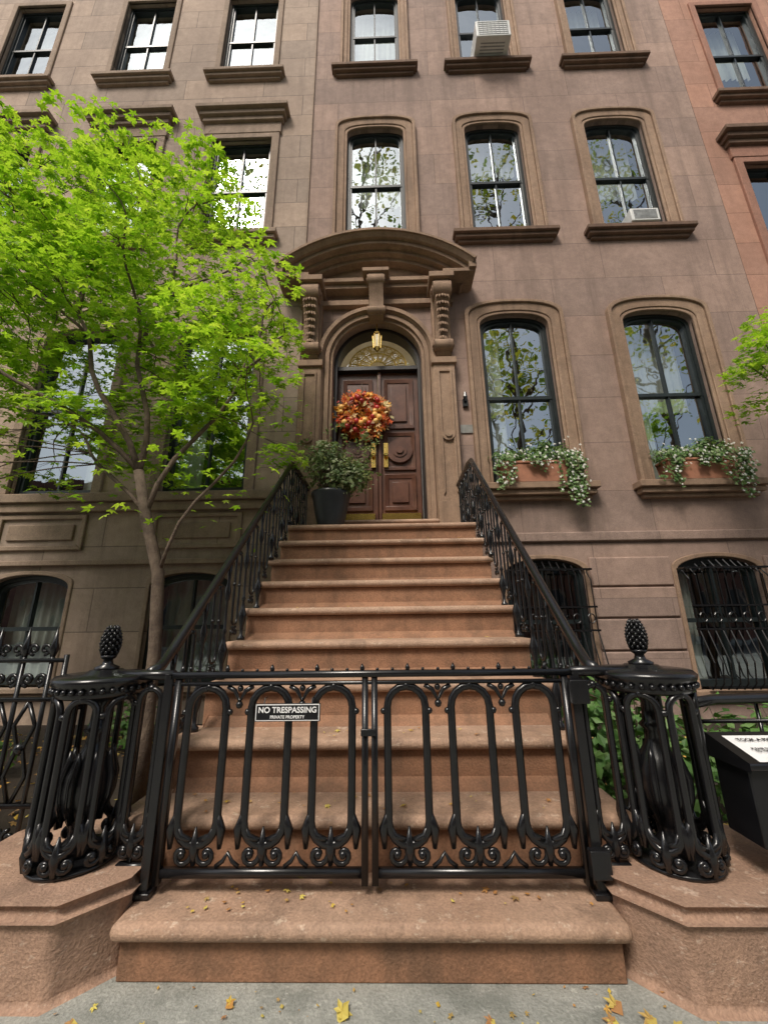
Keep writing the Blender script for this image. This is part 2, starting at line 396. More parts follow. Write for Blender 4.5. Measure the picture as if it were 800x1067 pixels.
# ---- grilles on garden windows
g=MB()
for cx in (c2,c3):
    x0,x1=cx-.57,cx+.57; yy=Y-.16
    for k in range(12):
        x=x0+.03+(x1-x0-.06)*k/11; zt=2.05-.16*((x-cx)/.57)**2
        g.tube([(x,yy+.1,zt+.02),(x,yy,zt-.1),(x,yy,1.15),(x,yy-.05,1.0),(x,yy-.13,.75),(x,yy-.08,.5),(x,yy,.42)],.009,5)
    for z,o in ((1.95,0),(1.45,0),(1.15,0),(.45,0)):
        g.box(x0,x1,yy-.02,yy+.01,z-.012,z+.012)
    for k in range(6):
        xm=x0+.1+(x1-x0-.2)*k/5
        g.tube([(xm+.045*math.cos(a),yy-.02,1.3+.06*math.sin(a)) for a in [j*math.pi/6 for j in range(12)]],.008,5,True)
    g.tube([(x0,yy+.2,1.95),(x0,yy,1.95)],.012,5); g.tube([(x1,yy+.2,1.95),(x1,yy,1.95)],.012,5)
build('window_grilles',g,'iron',hc)

# ---------------------------------------------------------------- entrance
t=MB()
def O(d,zb=2.66): return outline(cD,DW+2*d,zb,6.2+d,DW/2+d,2,28)
t.band(O(0),O(.05),Y-.04,Y+.02); t.band(O(.05),O(.12),Y-.09,Y+.01); t.band(O(.12),O(.16),Y-.05,Y+.01,Y-.12); t.band(O(.16),O(.23),Y-.15,Y+.01)
for sx in (-1,1):
    px=cD+sx*1.07
    t.box(px-.2,px+.2,Y-.2,Y+.01,2.4,2.95); t.box(px-.165,px+.165,Y-.16,Y+.01,2.951,5.25)
    t.band(outline(px,.16,3.1,5.1,0),outline(px,.22,3.05,5.15,0),Y-.185,Y-.15)
    t.box(px-.2,px+.2,Y-.2,Y+.01,5.251,5.36)
    t.box(px-.15,px+.15,Y-.14,Y+.01,5.361,6.72)
    pr=[(Y,6.68),(Y-.4,6.68),(Y-.44,6.58),(Y-.42,6.4),(Y-.34,6.22),(Y-.26,6.05),(Y-.21,5.8),(Y-.23,5.6),(Y-.2,5.45),(Y-.14,5.4),(Y,5.4)]
    t.poly(pr,px-.12,px+.12,'x')
    for cy,cz,r in ((Y-.33,6.5,.15),(Y-.2,5.56,.1)):
        for rr,wd in ((r,.145),(r*.6,.16),(r*.28,.175)):
            t.poly([(cy+rr*math.cos(a),cz+rr*math.sin(a)) for a in [j*math.pi/8 for j in range(16)]],px-wd,px+wd,'x')
    for k in range(7):
        z=6.34-.11*k; y=Y-.42+.028*k; hw_=.085-.006*k
        for q in (-1,-.5,0,.5,1):
            t.tube([(px+q*hw_*.5,y+.05,z+.08),(px+q*hw_,y-.012+abs(q)*.02,z),(px+q*hw_*1.25,y-.03+abs(q)*.03,z-.045)],[.014,.022,.008],5)
    t.box(px-.2,px+.2,Y-.47,Y+.01,6.681,6.78)
    t.poly([(px+.09*math.cos(a),4.0+.09*math.sin(a)) for a in [j*math.pi/8 for j in range(16)]],Y-.2,Y-.15)
    t.poly([(px+.045*math.cos(a),4.0+.045*math.sin(a)) for a in [j*math.pi/8 for j in range(16)]],Y-.225,Y-.19)
pr=[(Y,6.9),(Y-.36,6.9),(Y-.38,6.78),(Y-.3,6.62),(Y-.23,6.45),(Y-.24,6.3),(Y-.18,6.2),(Y,6.18)]
t.poly(pr,cD-.12,cD+.12,'x')
for cy,cz,r in ((Y-.29,6.79,.1),(Y-.18,6.29,.075)):
    for rr,wd in ((r,.145),(r*.5,.16)):
        t.poly([(cy+rr*math.cos(a),cz+rr*math.sin(a)) for a in [j*math.pi/8 for j in range(16)]],cD-wd,cD+wd,'x')
t.box(cD-.22,cD+.22,Y-.4,Y+.01,6.901,6.97)
t.box(cD-1.3,cD+1.3,Y-.1,Y+.01,6.5,6.6)
t.box(cD-1.3,cD+1.3,Y-.16,Y+.012,6.785,6.87); t.box(cD-1.33,cD+1.33,Y-.22,Y+.014,6.872,6.95)
hw=1.52; ri=.62; Rr=(hw*hw+ri*ri)/(2*ri)
def arc(half,base,off,seg=28):
    a0=math.asin(min(1,hw/Rr)); pts=[]
    for i in range(seg+1):
        a=-a0+2*a0*i/seg; rr=Rr+off
        pts.append((cD+rr*math.sin(a),base+ri-Rr+rr*math.cos(a)))
    return pts
base=6.84
def hood(o0,o1,yf,yfo=None): t.band(arc(hw,base,o0),arc(hw,base,o1),yf,Y+.01,yfo)
hood(-.14,-.07,Y-.2); hood(-.07,-.01,Y-.3); hood(-.01,.06,Y-.42); hood(.06,.12,Y-.48,Y-.54); hood(.12,.17,Y-.56)
for sx in (-1,1):
    xe=cD+sx*1.52
    t.box(min(xe,xe+sx*.12),max(xe,xe+sx*.12),Y-.5,Y+.01,6.82,6.98)
    t.box(min(xe-sx*.42,xe+sx*.08),max(xe-sx*.42,xe+sx*.08),Y-.45,Y+.013,6.785,6.85)
ar=arc(hw,base,-.14); t.poly([p for p in ar if p[1]>6.95],Y-.06,Y+.01)
build('entrance_surround',t,'trimC',hc,bevel=.01)
DL=DW/2
d=MB(); d.band(outline(cD,DW-.12,2.66,6.14,DL-.06,2,28),outline(cD,DW,2.66,6.2,DL,2,28),Y+.12,Y+.36)
d.box(cD-DL+.03,cD+DL-.03,Y+.2,Y+.36,5.42,5.5)
build('door_lining',d,simple('door_lining_dark',(.02,.014,.012),.35),hc,bevel=.008)
d=MB(); yd=Y+.3; dh=DL-.055
for sx in (-1,1):
    a,b=(cD-dh,cD-.01) if sx<0 else (cD+.01,cD+dh)
    d.box(a,b,yd,yd+.06,2.68,5.42); m=(a+b)/2
    for z0,z1 in ((2.95,3.55),(4.35,5.28)):
        d.band(outline(m,.36,z0+.07,z1-.07,0),outline(m,.5,z0,z1,0),yd-.012,yd+.01,yd-.035)
        d.box(m-.25,m+.25,yd-.03,yd+.01,z0,z0+.07)
        d.box(m-.13,m+.13,yd-.028,yd+.01,z0+.13,z1-.13)
    d.band(outline(m,.38,3.68,4.22,0),outline(m,.5,3.62,4.28,0),yd-.012,yd+.01,yd-.035); d.box(m-.25,m+.25,yd-.03,yd+.01,3.62,3.68)
    for r,dd in ((.2,.05),(.155,.03),(.11,.065),(.055,.09)):
        d.poly([(m+r*math.cos(q),3.95+r*math.sin(q)) for q in [j*math.pi/12 for j in range(24)]],yd-dd,yd)
d.box(cD+.0,cD+.05,yd-.045,yd+.01,2.68,5.42)
build('front_door',d,'wood',hc,bevel=.006)
d=MB()
for sx in (-1,1):
    x=cD+sx*.1+.02; d.box(x-.035,x+.035,yd-.06,yd,3.66,4.08); d.ball((x,yd-.1,3.85),.038); d.tube([(x,yd-.06,3.85),(x,yd-.1,3.85)],.012,8)
    a=cD-dh+.02 if sx<0 else cD+.055; d.box(a,a+dh-.08,yd-.05,yd,2.69,2.9)
build('brass_fittings',d,'brass',hc)
d=MB()
for k in range(9):
    an=math.pi*(k+.5)/9
    d.tube([(cD+.12*math.cos(an),yd+.02,5.56+.1*math.sin(an)),(cD+.5*math.cos(an),yd+.02,5.56+.45*math.sin(an))],.011,5)
for r in (.14,.32,.5): d.tube([(cD+r*math.cos(math.pi*j/16),yd+.02,5.55+r*.9*math.sin(math.pi*j/16)) for j in range(17)],.013,5)
for k in range(8):
    an=math.pi*(k+1)/9; c=(cD+.41*math.cos(an),5.55+.37*math.sin(an))
    d.tube([(c[0]+.05*math.cos(a),yd+.015,c[1]+.05*math.sin(a)) for a in [j*math.pi/5 for j in range(10)]],.009,5,True)
build('fanlight_tracery',d,'gilt',hc)
g=MB(); go=outline(cD,DW-.14,5.48,6.13,DL-.08,2,24); g.add([(a,yd+.05,b) for a,b in go],[tuple(range(len(go)))]); build('fanlight_glass',g,'glassD',hc)
g=MB(); g.box(cD-.8,cD+.8,yd+.3,yd+.32,5.2,6.4); build('glowing_vestibule_wall',g,'cream_glow',hc)  # self-glowing panel brightens the fanlight from behind, no lamp modelled
l=MB(); lx_,ly_=cD,Y+.0
l.tube([(lx_,ly_,6.2),(lx_,ly_,6.02)],.008,5); l.lathe(lx_,ly_,[(.01,6.03),(.065,5.99),(.08,5.95),(.075,5.94)],6); l.lathe(lx_,ly_,[(.02,5.64),(.055,5.68),(.06,5.7)],6)
for k in range(6):
    a=math.pi*k/3; l.tube([(lx_+.075*math.cos(a),ly_+.075*math.sin(a),5.94),(lx_+.057*math.cos(a),ly_+.057*math.sin(a),5.7)],.008,4)
build('porch_lantern',l,'brass',hc)
l=MB(); l.lathe(lx_,ly_,[(.05,5.71),(.068,5.93)],6); build('porch_lantern_glass',l,'bulb',hc)
s=MB(); s.box(1.16,1.24,Y-.05,Y,4.55,4.68); s.lathe(1.2,Y-.07,[(.02,4.62),(.035,4.7),(.02,4.78)],8); build('doorbell_camera',s,'iron',hc)
s=MB(); s.box(1.1,1.3,Y-.02,Y,4.1,4.24); build('number_plaque',s,simple('plaque',(.3,.3,.28),.4),hc)

# ---------------------------------------------------------------- stoop
CX=-.115
st=empty('front_stoop'); r=MB(); tr=MB()
def zk(k): return .198 if k==0 else .43+.246*(k-1)
def yk(k): return 1.83 if k==0 else 2.12+.29*(k-1)
def hwk(k): return (.985,1.22,1.17,1.14,1.13,1.12,1.12,1.12,1.12,1.12)[k]
for k in range(10):
    h=hwk(k); y1=yk(k+1)+.06 if k<9 else Y-.005
    zb=0 if k==0 else zk(k-1)
    th=.06
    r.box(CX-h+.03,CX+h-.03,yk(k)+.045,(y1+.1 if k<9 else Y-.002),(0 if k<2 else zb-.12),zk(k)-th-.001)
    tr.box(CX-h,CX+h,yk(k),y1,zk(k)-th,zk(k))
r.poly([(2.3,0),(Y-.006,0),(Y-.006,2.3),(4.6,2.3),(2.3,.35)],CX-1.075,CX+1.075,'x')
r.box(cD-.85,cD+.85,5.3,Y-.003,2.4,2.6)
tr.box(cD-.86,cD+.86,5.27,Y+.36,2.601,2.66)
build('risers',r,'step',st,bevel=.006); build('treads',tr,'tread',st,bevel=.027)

def octo(cx,cy,hx,hy,c):
    return [(cx-hx+c,cy-hy),(cx+hx-c,cy-hy),(cx+hx,cy-hy+c),(cx+hx,cy+hy-c),(cx+hx-c,cy+hy),(cx-hx+c,cy+hy),(cx-hx,cy+hy-c),(cx-hx,cy-hy+c)]
NX=(CX-1.31,CX+1.31); NY=2.06
for nx in NX:
    s=1 if nx>0 else -1
    p=MB(); pc=nx+s*.07
    p.poly(octo(pc,2.12,.40,.355,.16),0,.252,'z'); 
    p.poly(octo(pc,2.12,.385,.34,.155),.252,.30,'z')
    build('stone_plinth',p,'plinth',None,bevel=.022)

# ---------------------------------------------------------------- ironwork
def spiral(c,r0,r1,turns,a0,mapf,n=14):
    return [mapf(c[0]+(r0+(r1-r0)*i/n)*math.cos(a0+turns*2*math.pi*i/n), c[1]+(r0+(r1-r0)*i/n)*math.sin(a0+turns*2*math.pi*i/n)) for i in range(n+1)]
def ironloop(mb,mapf,c,hw_,z0,z1,r=.011,orn=True,flat=1.0):
    pts=[]
    for i in range(9):
        a=math.pi*i/8; pts.append(mapf(c+hw_*math.cos(a),z1-hw_+hw_*math.sin(a)))
    zb=z0+(.08 if orn else 0)
    for i in range(9):
        a=math.pi+math.pi*i/8; pts.append(mapf(c+hw_*math.cos(a),zb+hw_+hw_*math.sin(a)))
    mb.tube(pts,r,8,True,flat)
    if orn:
        for s in (-1,1):
            mb.tube(spiral((c+s*hw_*.6,z0+.048),hw_*.6,.008,1.2*s,math.pi/2,mapf),.0115,6,False,flat)
            mb.ball(mapf(c+s*hw_*.6,z0+.048),.017,8,5)
            mb.tube([mapf(c+s*hw_*.98,z0+.22),mapf(c+s*hw_*1.25,z0+.14),mapf(c+s*hw_*1.22,z0+.07)],[.008,.021,.01],6)
            mb.ball(mapf(c+s*(hw_+.018),z1-hw_*1.2),.015,6,4)
            mb.tube([mapf(c+s*hw_*.2,z0+.1),mapf(c+s*hw_*.75,z0+.115),mapf(c+s*hw_*.9,z0+.16)],[.012,.016,.006],6)
        mb.tube([mapf(c,z0+.01),mapf(c,z0+.07),mapf(c,z0+.15)],[.01,.024,.004],6)
        mb.ball(mapf(c,z1+.002),.02,8,4)
gate=empty('iron_gate'); g=MB(); GY=2.0
gx0,gx1=-1.05,.82
g.box(gx0-.005,gx1+.005,GY-.02,GY+.02,1.047,1.075); g.box(gx0,gx1,GY-.015,GY+.015,1.015,1.03)
g.box(gx0+.03,CX-.02,GY-.014,GY+.014,.265,.295); g.box(CX+.02,gx1-.03,GY-.014,GY+.014,.265,.295)
for x,w in ((gx0+.03,.014),(CX-.022,.014),(CX+.022,.014),(gx1-.03,.014)):
    g.box(x-w,x+w,GY-.016,GY+.016,.24,1.05)
mp=lambda a,z:(a,GY,z)
for a0,a1 in ((gx0+.03,CX-.022),(CX+.022,gx1-.03)):
    sp=(a1-a0)/3
    for k in range(3):
        c=a0+sp*(k+.5); ironloop(g,mp,c,.088,.295,1.005,.0185,True,.75)
        if k<2:
            q=a0+sp*(k+1)
            g.tube([mp(q-.06,1.01),mp(q-.025,.99),mp(q,.945),mp(q+.025,.99),mp(q+.06,1.01)],.011,6)
            g.ball(mp(q,.93),.018,6,4); g.ball(mp(q,1.0),.015,6,4)
            g.tube([mp(q-.05,.3),mp(q-.02,.32),mp(q,.35),mp(q+.02,.32),mp(q+.05,.3)],.009,6)
n=26
for k in range(n):
    x=gx0+.04+(gx1-gx0-.08)*k/(n-1)
    if k%3==0: g.tube([(x,GY,1.07),(x,GY,1.085),(x,GY,1.105)],[.006,.012,.003],6)
    else: g.ball((x,GY,1.08),.008,6,4)
build('gate_leaves',g,'iron',gate,True)
g=MB()
for x in (gx0-.015,gx1+.015): 
    g.box(x-.02,x+.02,GY-.02,GY+.02,.2,1.07); g.box(x-.035,x+.035,GY-.035,GY+.035,.199,.222)
g.box(gx1-.02,gx1+.06,GY-.05,GY-.02,.93,1.03); g.box(gx1-.03,gx1+.05,GY-.06,GY-.02,.28,.38)
g.box(CX-.04,CX+.03,GY-.03,GY-.016,.8,.83)
build('gate_posts',g,'iron',gate,bevel=.004)
sg=empty('no_trespassing_sign'); s=MB(); s.box(-.64,-.34,GY-.033,GY-.028,.865,.94); build('sign_plate',s,'signblack',sg)
s=MB(); s.band(outline(-.49,.285,.872,.933,0),outline(-.49,.292,.868,.937,0),GY-.0345,GY-.033); s.box(-.636,-.344,GY-.0345,GY-.033,.868,.8705); build('sign_border',s,'signwhite',sg)
s=MB()
for x in(-.6,-.38): s.tube([(x,GY-.03,.935),(x,GY-.02,.96),(x,GY+.02,.96)],.003,4)
build('sign_ties',s,'iron',sg)
def text(body,size,x,y,z,mat,par,name,rx=90,bold=.0012,rz=0):
    cu=bpy.data.curves.new(name,'FONT'); cu.body=body; cu.size=size; cu.align_x='CENTER'; cu.align_y='CENTER'; cu.offset=bold; cu.extrude=.0004
    ob=bpy.data.objects.new(name,cu); ob.location=(x,y,z); ob.rotation_euler=(math.radians(rx),0,math.radians(rz)); cu.materials.append(M[mat]); scene.collection.objects.link(ob); ob.parent=par
text('NO TRESPASSING',.034,-.49,GY-.0345,.912,'signwhite',sg,'sign_text',bold=.0008)
text('PRIVATE PROPERTY',.018,-.49,GY-.0345,.883,'signwhite',sg,'sign_subtext',bold=.0004)

for i,nx in enumerate(NX):
    s=-1 if i==0 else 1
    e=empty('iron_newel_post'); g=MB(); rad=.18
    def cm(th0): 
        return lambda a,z:(nx+rad*math.cos(th0+a/rad),NY+rad*math.sin(th0+a/rad),z)
    for k in range(7):
        th=2*math.pi*(k+.5)/7
        ironloop(g,cm(th),0,.06,.31,.975,.015)
    g.lathe(nx,NY,[(.02,.3),(rad-.01,.3),(rad+.0,.312),(rad-.01,.32),(.02,.321)],24)
    g.lathe(nx,NY,[(.02,.968),(rad-.01,.97),(rad+.015,.98),(rad+.02,1.0),(rad+.01,1.015),(rad+.03,1.03),(rad+.035,1.05),(rad+.02,1.065),(.09,1.07),(.07,1.085),(.02,1.086)],32)
    for k in range(32):
        a=2*math.pi*k/32; g.ball((nx+(rad+.022)*math.cos(a),NY+(rad+.022)*math.sin(a),1.008),.013,6,4)
    g.lathe(nx,NY,[(.07,.32),(.075,.36),(.045,.39),(.05,.43),(.085,.5),(.1,.57),(.095,.64),(.07,.7),(.04,.75),(.035,.8),(.055,.82),(.035,.84),(.03,.92),(.06,.97)],16)
    for k in range(8):
        a=2*math.pi*k/8; g.tube([(nx+q*math.cos(a),NY+q*math.sin(a),z) for q,z in ((.075,.46),(.1,.55),(.105,.62),(.085,.7),(.085,.74))],[.012,.018,.018,.014,.006],5)
    g.lathe(nx,NY,[(.05,1.08),(.055,1.095),(.025,1.11),(.02,1.13),(.034,1.14),(.036,1.15),(.02,1.155)],14)
    g.lathe(nx,NY,[(.015,1.15),(.03,1.165),(.037,1.19),(.035,1.22),(.027,1.25),(.014,1.275),(.003,1.29)],12)
    for row in range(9):
        z=1.16+.0145*row; rr=.037*math.sin(math.pi*(.27+.66*row/9))**.8+.001
        for k in range(9):
            a=2*math.pi*(k+.5*(row%2))/9
            x,y=nx+rr*math.cos(a),NY+rr*math.sin(a)
            g.tube([(x,y,z-.008),(nx+(rr+.006)*math.cos(a),NY+(rr+.006)*math.sin(a),z+.006),(nx+rr*.9*math.cos(a),NY+rr*.9*math.sin(a),z+.02)],[.006,.0075,.002],5)
    build('newel_cage',g,'iron',e,True)

for s in (-1,1):
    e=empty('stair_railing'); g=MB(); rx=CX+s*1.09
    top=[(rx,5.5,3.2),(rx,4.6,3.2),(rx,4.45,3.17)]
    z_at=lambda y: 1.12+(y-2.2)*(3.17-1.12)/(4.45-2.2) if y<4.45 else 3.2
    top+=[(rx,y,z_at(y)) for y in (4.3,3.8,3.3,2.8,2.4,2.25)]+[(rx-s*.0,2.15,1.085),(rx-s*.0,2.06,1.065)]
    nx=CX+s*1.31
    g.tube(top,.027,8)
    g.tube([(gx0 if s<0 else gx1,GY,1.062),(rx,2.03,1.06),(nx,NY,1.06)],.024,8)
    g.tube([(x,y,z-.05) for x,y,z in top[:-2]],.011,6)
    y=2.27;k=0
    while y<5.45:
        step=max([0]+[j for j in range(10) if yk(j)<=y+.001]); zb=zk(step); zt=z_at(y)-.05
        mpp=lambda a,z,y=y:(rx,y+a,z)
        hz=zt-zb
        if k%2==0:
            g.lathe(rx,y,[(.03,0),(.03,.02),(.012,.04),(.014,.1),(.03,.16),(.033,.2),(.016,.25),(.010,.3),(.018,.32),(.010,.34),(.009,hz*.66),(.02,hz*.7),(.024,hz*.76),(.010,hz*.84),(.016,hz*.92),(.02,hz)],8,zb)
        else:
            ironloop(g,mpp,0,.048,zb+.12,zt-.01,.009,False)
            for q in(-1,1):
                g.tube(spiral((q*.033,zb+.07),.035,.006,1.1*q,math.pi/2,mpp,10),.009,5)
                g.ball(mpp(q*.05,zb+hz*.6),.016,6,4); g.ball(mpp(q*.03,zt-.03),.016,6,4)
        y+=.16;k+=1
    g.box(rx-.02,rx+.02,4.46,5.5,2.43,2.455)
    px=(gx0-.11) if s<0 else gx1+.11
    ironloop(g,lambda a,z:(a,GY+.02,z),px,.052,.3,1.0,.014)
    g.box(px-.09,px+.05,GY+.005,GY+.035,.285,.305) if s>0 else g.box(px-.05,px+.09,GY+.005,GY+.035,.285,.305)
    build('railing_ironwork',g,'iron',e,True)

# ---------------------------------------------------------------- fences
def fence(x0,x1,y,zb,zt,gap):
    e=empty('iron_fence'); g=MB(); mpf=lambda a,z:(a,y,z)
    g.box(x0,x1,y-.015,y+.015,zt-.02,zt); g.box(x0,x1,y-.015,y+.015,zb,zb+.02); g.box(x0,x1,y-.012,y+.012,zb+.28,zb+.3); g.box(x0,x1,y-.012,y+.012,zt-.22,zt-.2)
    x=x1-gap/2
    while x>x0:
        g.tube([(x,y,zb-.05),(x,y,zt+.06)],.012,6)
        g.tube([(x,y,zt),(x,y,zt+.05),(x,y,zt+.09),(x,y,zt+.17)],[.009,.026,.014,.002],6)
        c=x-gap/2
        for q in (-1,1):
            g.tube(spiral((c+q*gap*.22,zt-.11),gap*.22,.01,1.2*q,-math.pi/2,mpf),.011,5)
            g.tube(spiral((c+q*gap*.2,zt+.05),gap*.2,.01,1.1*q,-math.pi/2,mpf),.009,5)
            g.tube(spiral((c+q*gap*.2,zb+.15),gap*.22,.01,1.2*q,math.pi/2,mpf),.011,5)
            g.tube([mpf(c+q*gap*.05,zb+.3),mpf(c+q*gap*.36,zb+.42),mpf(c+q*gap*.1,(zb+zt)/2+.05),mpf(c+q*gap*.36,zt-.34),mpf(c,zt-.22)],.011,5)
        g.ball(mpf(c,(zb+zt)/2+.05),.03,6,4)
        x-=gap
    g.tube([(x1,y,0),(x1,y,zt+.02)],.014,8)
    build('fence_panels',g,'iron',e,True); return e
fence(-4.6,-1.83,2.3,.12,1.12,.16)
e=empty('iron_fence'); g=MB()
g.tube([(1.42,2.1,.9),(1.6,2.2,.9),(2.2,2.25,.9),(5.5,2.25,.9)],.024,8); g.tube([(1.5,2.2,.8),(5.5,2.25,.8)],.01,6); g.tube([(1.6,2.2,.12),(5.5,2.25,.12)],.012,6)
x=1.85
while x<5.5: g.tube([(x,2.25,0),(x,2.25,.88)],.009,6); g.tube([(x-.06,2.25,.5),(x,2.25,.62),(x+.06,2.25,.5)],.006,5); x+=.15
build('fence_panels',g,'iron',e,True)
k=MB(); k.box(-6,-1.83,2.22,2.4,0,.14); build('garden_kerb',k,'plinth',None,bevel=.01)
k=MB(); k.box(1.62,6,2.2,2.34,0,.1); build('garden_kerb',k,'plinth',None,bevel=.01)

# donation box
e=empty('donation_box'); b=MB(); bx0,bx1=1.435,1.76; BY=1.86
b.box(bx0,bx1,BY,BY+.18,.42,.70); b.poly([(BY-.03,.701),(BY+.2,.701),(BY+.2,.79),(BY-.03,.725)],bx0-.015,bx1+.015,'x')
b.tube([(1.715,BY+.1,0),(1.715,BY+.1,.42)],.022,8); b.box(1.67,1.8,BY+.02,BY+.16,0,.02)
build('box_body',b,'signblack',e,bevel=.006)
b=MB(); b.add([(1.475,BY-.02,.731),(1.73,BY-.02,.731),(1.73,BY+.16,.782),(1.475,BY+.16,.782)],[(0,1,2,3)]); b.box(1.53,1.66,BY-.006,BY-.002,.48,.635); build('label',b,'signwhite',e)
b=MB(); b.box(1.538,1.585,BY-.009,BY-.0065,.57,.62); b.box(1.538,1.575,BY-.009,BY-.0065,.5,.54); build('label_red',b,'red',e)
text('TOOK A PIC?',.027,1.585,BY+.115,.777,'signblack',e,'label_text',rx=16,bold=.0006)
text('PLEASE DONATE\nTO THE HOUSE',.017,1.575,BY+.045,.757,'signblack',e,'label_subtext',rx=16,bold=.0003)
text('TAKE\nCARE',.022,1.622,BY-.007,.57,'signblack',e,'label_text_front',rx=90,bold=.0004)

def ac(x0,x1,z0,z1,y0):
    e=empty('air_conditioner'); b=MB(); b.box(x0,x1,y0,Y+.12,z0,z1); build('case',b,'white',e,bevel=.015)
    b=MB(); n=7
    for k in range(n):
        z=z0+.05+(z1-z0-.1)*k/(n-1); b.box(x0+.05,x1-.05,y0-.006,y0+.005,z-.01,z+.01)
    for k in range(8):
        x=x0+.06+(x1-x0-.12)*k/7; b.box(x-.006,x+.006,y0-.004,y0+.005,z0+.05,z1-.05)
    for k in range(5): b.box(x0+.1,x1-.1,y0+.1+.05*k,y0+.12+.05*k,z0-.004,z0+.004)
    build('grille',b,'grille',e)
ac(1.9,2.6,12.72,13.2,5.15)
ac(4.35,4.85,8.08,8.36,5.42)

# ---------------------------------------------------------------- plants
def tube_branch(mb,p0,p1,r0,r1,sag=.1,n=7,wob=.05,sides=6):
    p0=Vector(p0);p1=Vector(p1);L=(p1-p0).length;pts=[];rr=[]
    ph=U(0,6)
    for i in range(n+1):
        t=i/n; p=p0.lerp(p1,t)+Vector((wob*L*math.sin(t*5+ph)*t*(1-t)*2,wob*L*math.cos(t*4+ph)*t*(1-t)*2,sag*L*4*t*(1-t)*.4))
        pts.append(tuple(p)); rr.append(r0+(r1-r0)*t)
    mb.tube(pts,rr,sides); return [Vector(p) for p in pts]
tree=empty('maple_tree'); br=MB(); lf=MB()
trunk=[(-1.88,3.25,0),(-1.87,3.24,.5),(-1.89,3.25,1.1),(-1.93,3.22,1.7),(-2.1,3.2,2.2),(-2.22,3.2,2.6)]
br.tube(trunk,[.07,.053,.048,.048,.045,.042],9)
T=[Vector(p) for p in trunk]
limbs=[]
for a,bb,r0,r1 in ((T[5],(-3.0,3.1,4.2),.03,.016),(T[5],(-2.45,3.35,4.4),.03,.016),(T[4],(-1.4,3.35,3.9),.026,.012),(T[5],(-3.6,2.8,3.6),.024,.012),
                (T[3],(-1.2,3.1,3.0),.018,.01),(T[4],(-3.3,3.6,3.3),.02,.01)):
    limbs.append(tube_branch(br,a,bb,r0,r1,.08,7,.1))
L2=[]
for a,bb in ((limbs[0][-1],(-3.6,3.2,5.7)),(limbs[0][-1],(-2.8,3.3,5.9)),(limbs[1][-1],(-2.2,3.4,6.0)),(limbs[1][-1],(-1.6,3.5,5.3)),(limbs[2][-1],(-1.2,3.4,4.6)),(limbs[0][-2],(-4.3,3.0,4.9)),
             (limbs[1][-2],(-3.2,4.2,5.6)),(limbs[2][-2],(-1.0,3.2,4.0)),(limbs[1][-3],(-2.3,2.6,4.8)),(limbs[0][-1],(-4.6,3.6,6.4))):
    L2.append(tube_branch(br,a,bb,.016,.007,.06,7,.1))
nodes=[p for l in limbs+L2 for p in l[2:]]
def xlim(y,z): return -.24*y-.0-(.12*(z-4) if z>4 else 0)
def inside(p):
    x,y,z=p
    top=7.45 if x<-2.4 else 7.45-1.45*(x+2.4)
    top-=max(0,3.5-y)*1.6
    top+=max(0,-x-3.6)*.35
    bot=3.25-.1*abs(x+2.3) if x>-2.3 else 3.2-.4*abs(x+2.3)
    return bot<z<top and -5.6<x<xlim(y,z)-.15
cl=[]
tries=0
while len(cl)<165 and tries<22000:
    tries+=1
    y=U(2.5,4.6); x=U(-5.6,-.66); z=U(2.3,8.2)
    if not inside((x,y,z)): continue
    if z<4.0 and x<-2.2 and R_()<.45: continue
    if z<3.8 and x>-2.2 and R_()<.4: continue
    if any((x-c[0])**2+(y-c[1])**2+((z-c[2])*1.9)**2<.34**2 for c in cl): continue
    cl.append((x,y,z))
for c in cl:
    nd=min(nodes,key=lambda q:(q-Vector(c)).length+max(0,q.z-c[2])*1.0)
    pts=tube_branch(br,nd,c,.007,.003,.05,6,.1,5)
    rad=U(.26,.5)
    for _ in range(4):
        a=U(0,2*math.pi); q=(c[0]+rad*math.cos(a),c[1]+rad*math.sin(a),c[2]-U(0,.12))
        br.tube([pts[4],Vector(c).lerp(Vector(q),.5)+Vector((0,0,.03)),q],[.003,.002,.001],3)
    nl=int(U(60,140))
    tilt=Vector((U(-.25,.25),U(-.3,.1),1))
    for _ in range(nl):
        a=U(0,2*math.pi); q=rad*math.sqrt(R_()); 
        p=(c[0]+q*math.cos(a),c[1]+q*math.sin(a),c[2]-.35*q*q/rad+random.gauss(0,.03)-tilt.x*q*math.cos(a)*.6)
        if p[0]>xlim(p[1],p[2])+.05: continue
        leafpoint(lf,p,U(.05,.092),tilt+Vector((random.gauss(0,.4),random.gauss(0,.4)-.25,0)))
for _ in range(1100):
    nd=random.choice(nodes+T[3:]); p=nd+Vector((random.gauss(0,.42),random.gauss(0,.4),random.gauss(-.08,.24)))
    if p.x>xlim(p.y,p.z) or p.z<2.0: continue
    leafpoint(lf,p,U(.045,.075),(random.gauss(0,.4),random.gauss(0,.4)-.2,1))
build('trunk_and_branches',br,'bark',tree,True); build('leaves',lf,'leaf',tree)

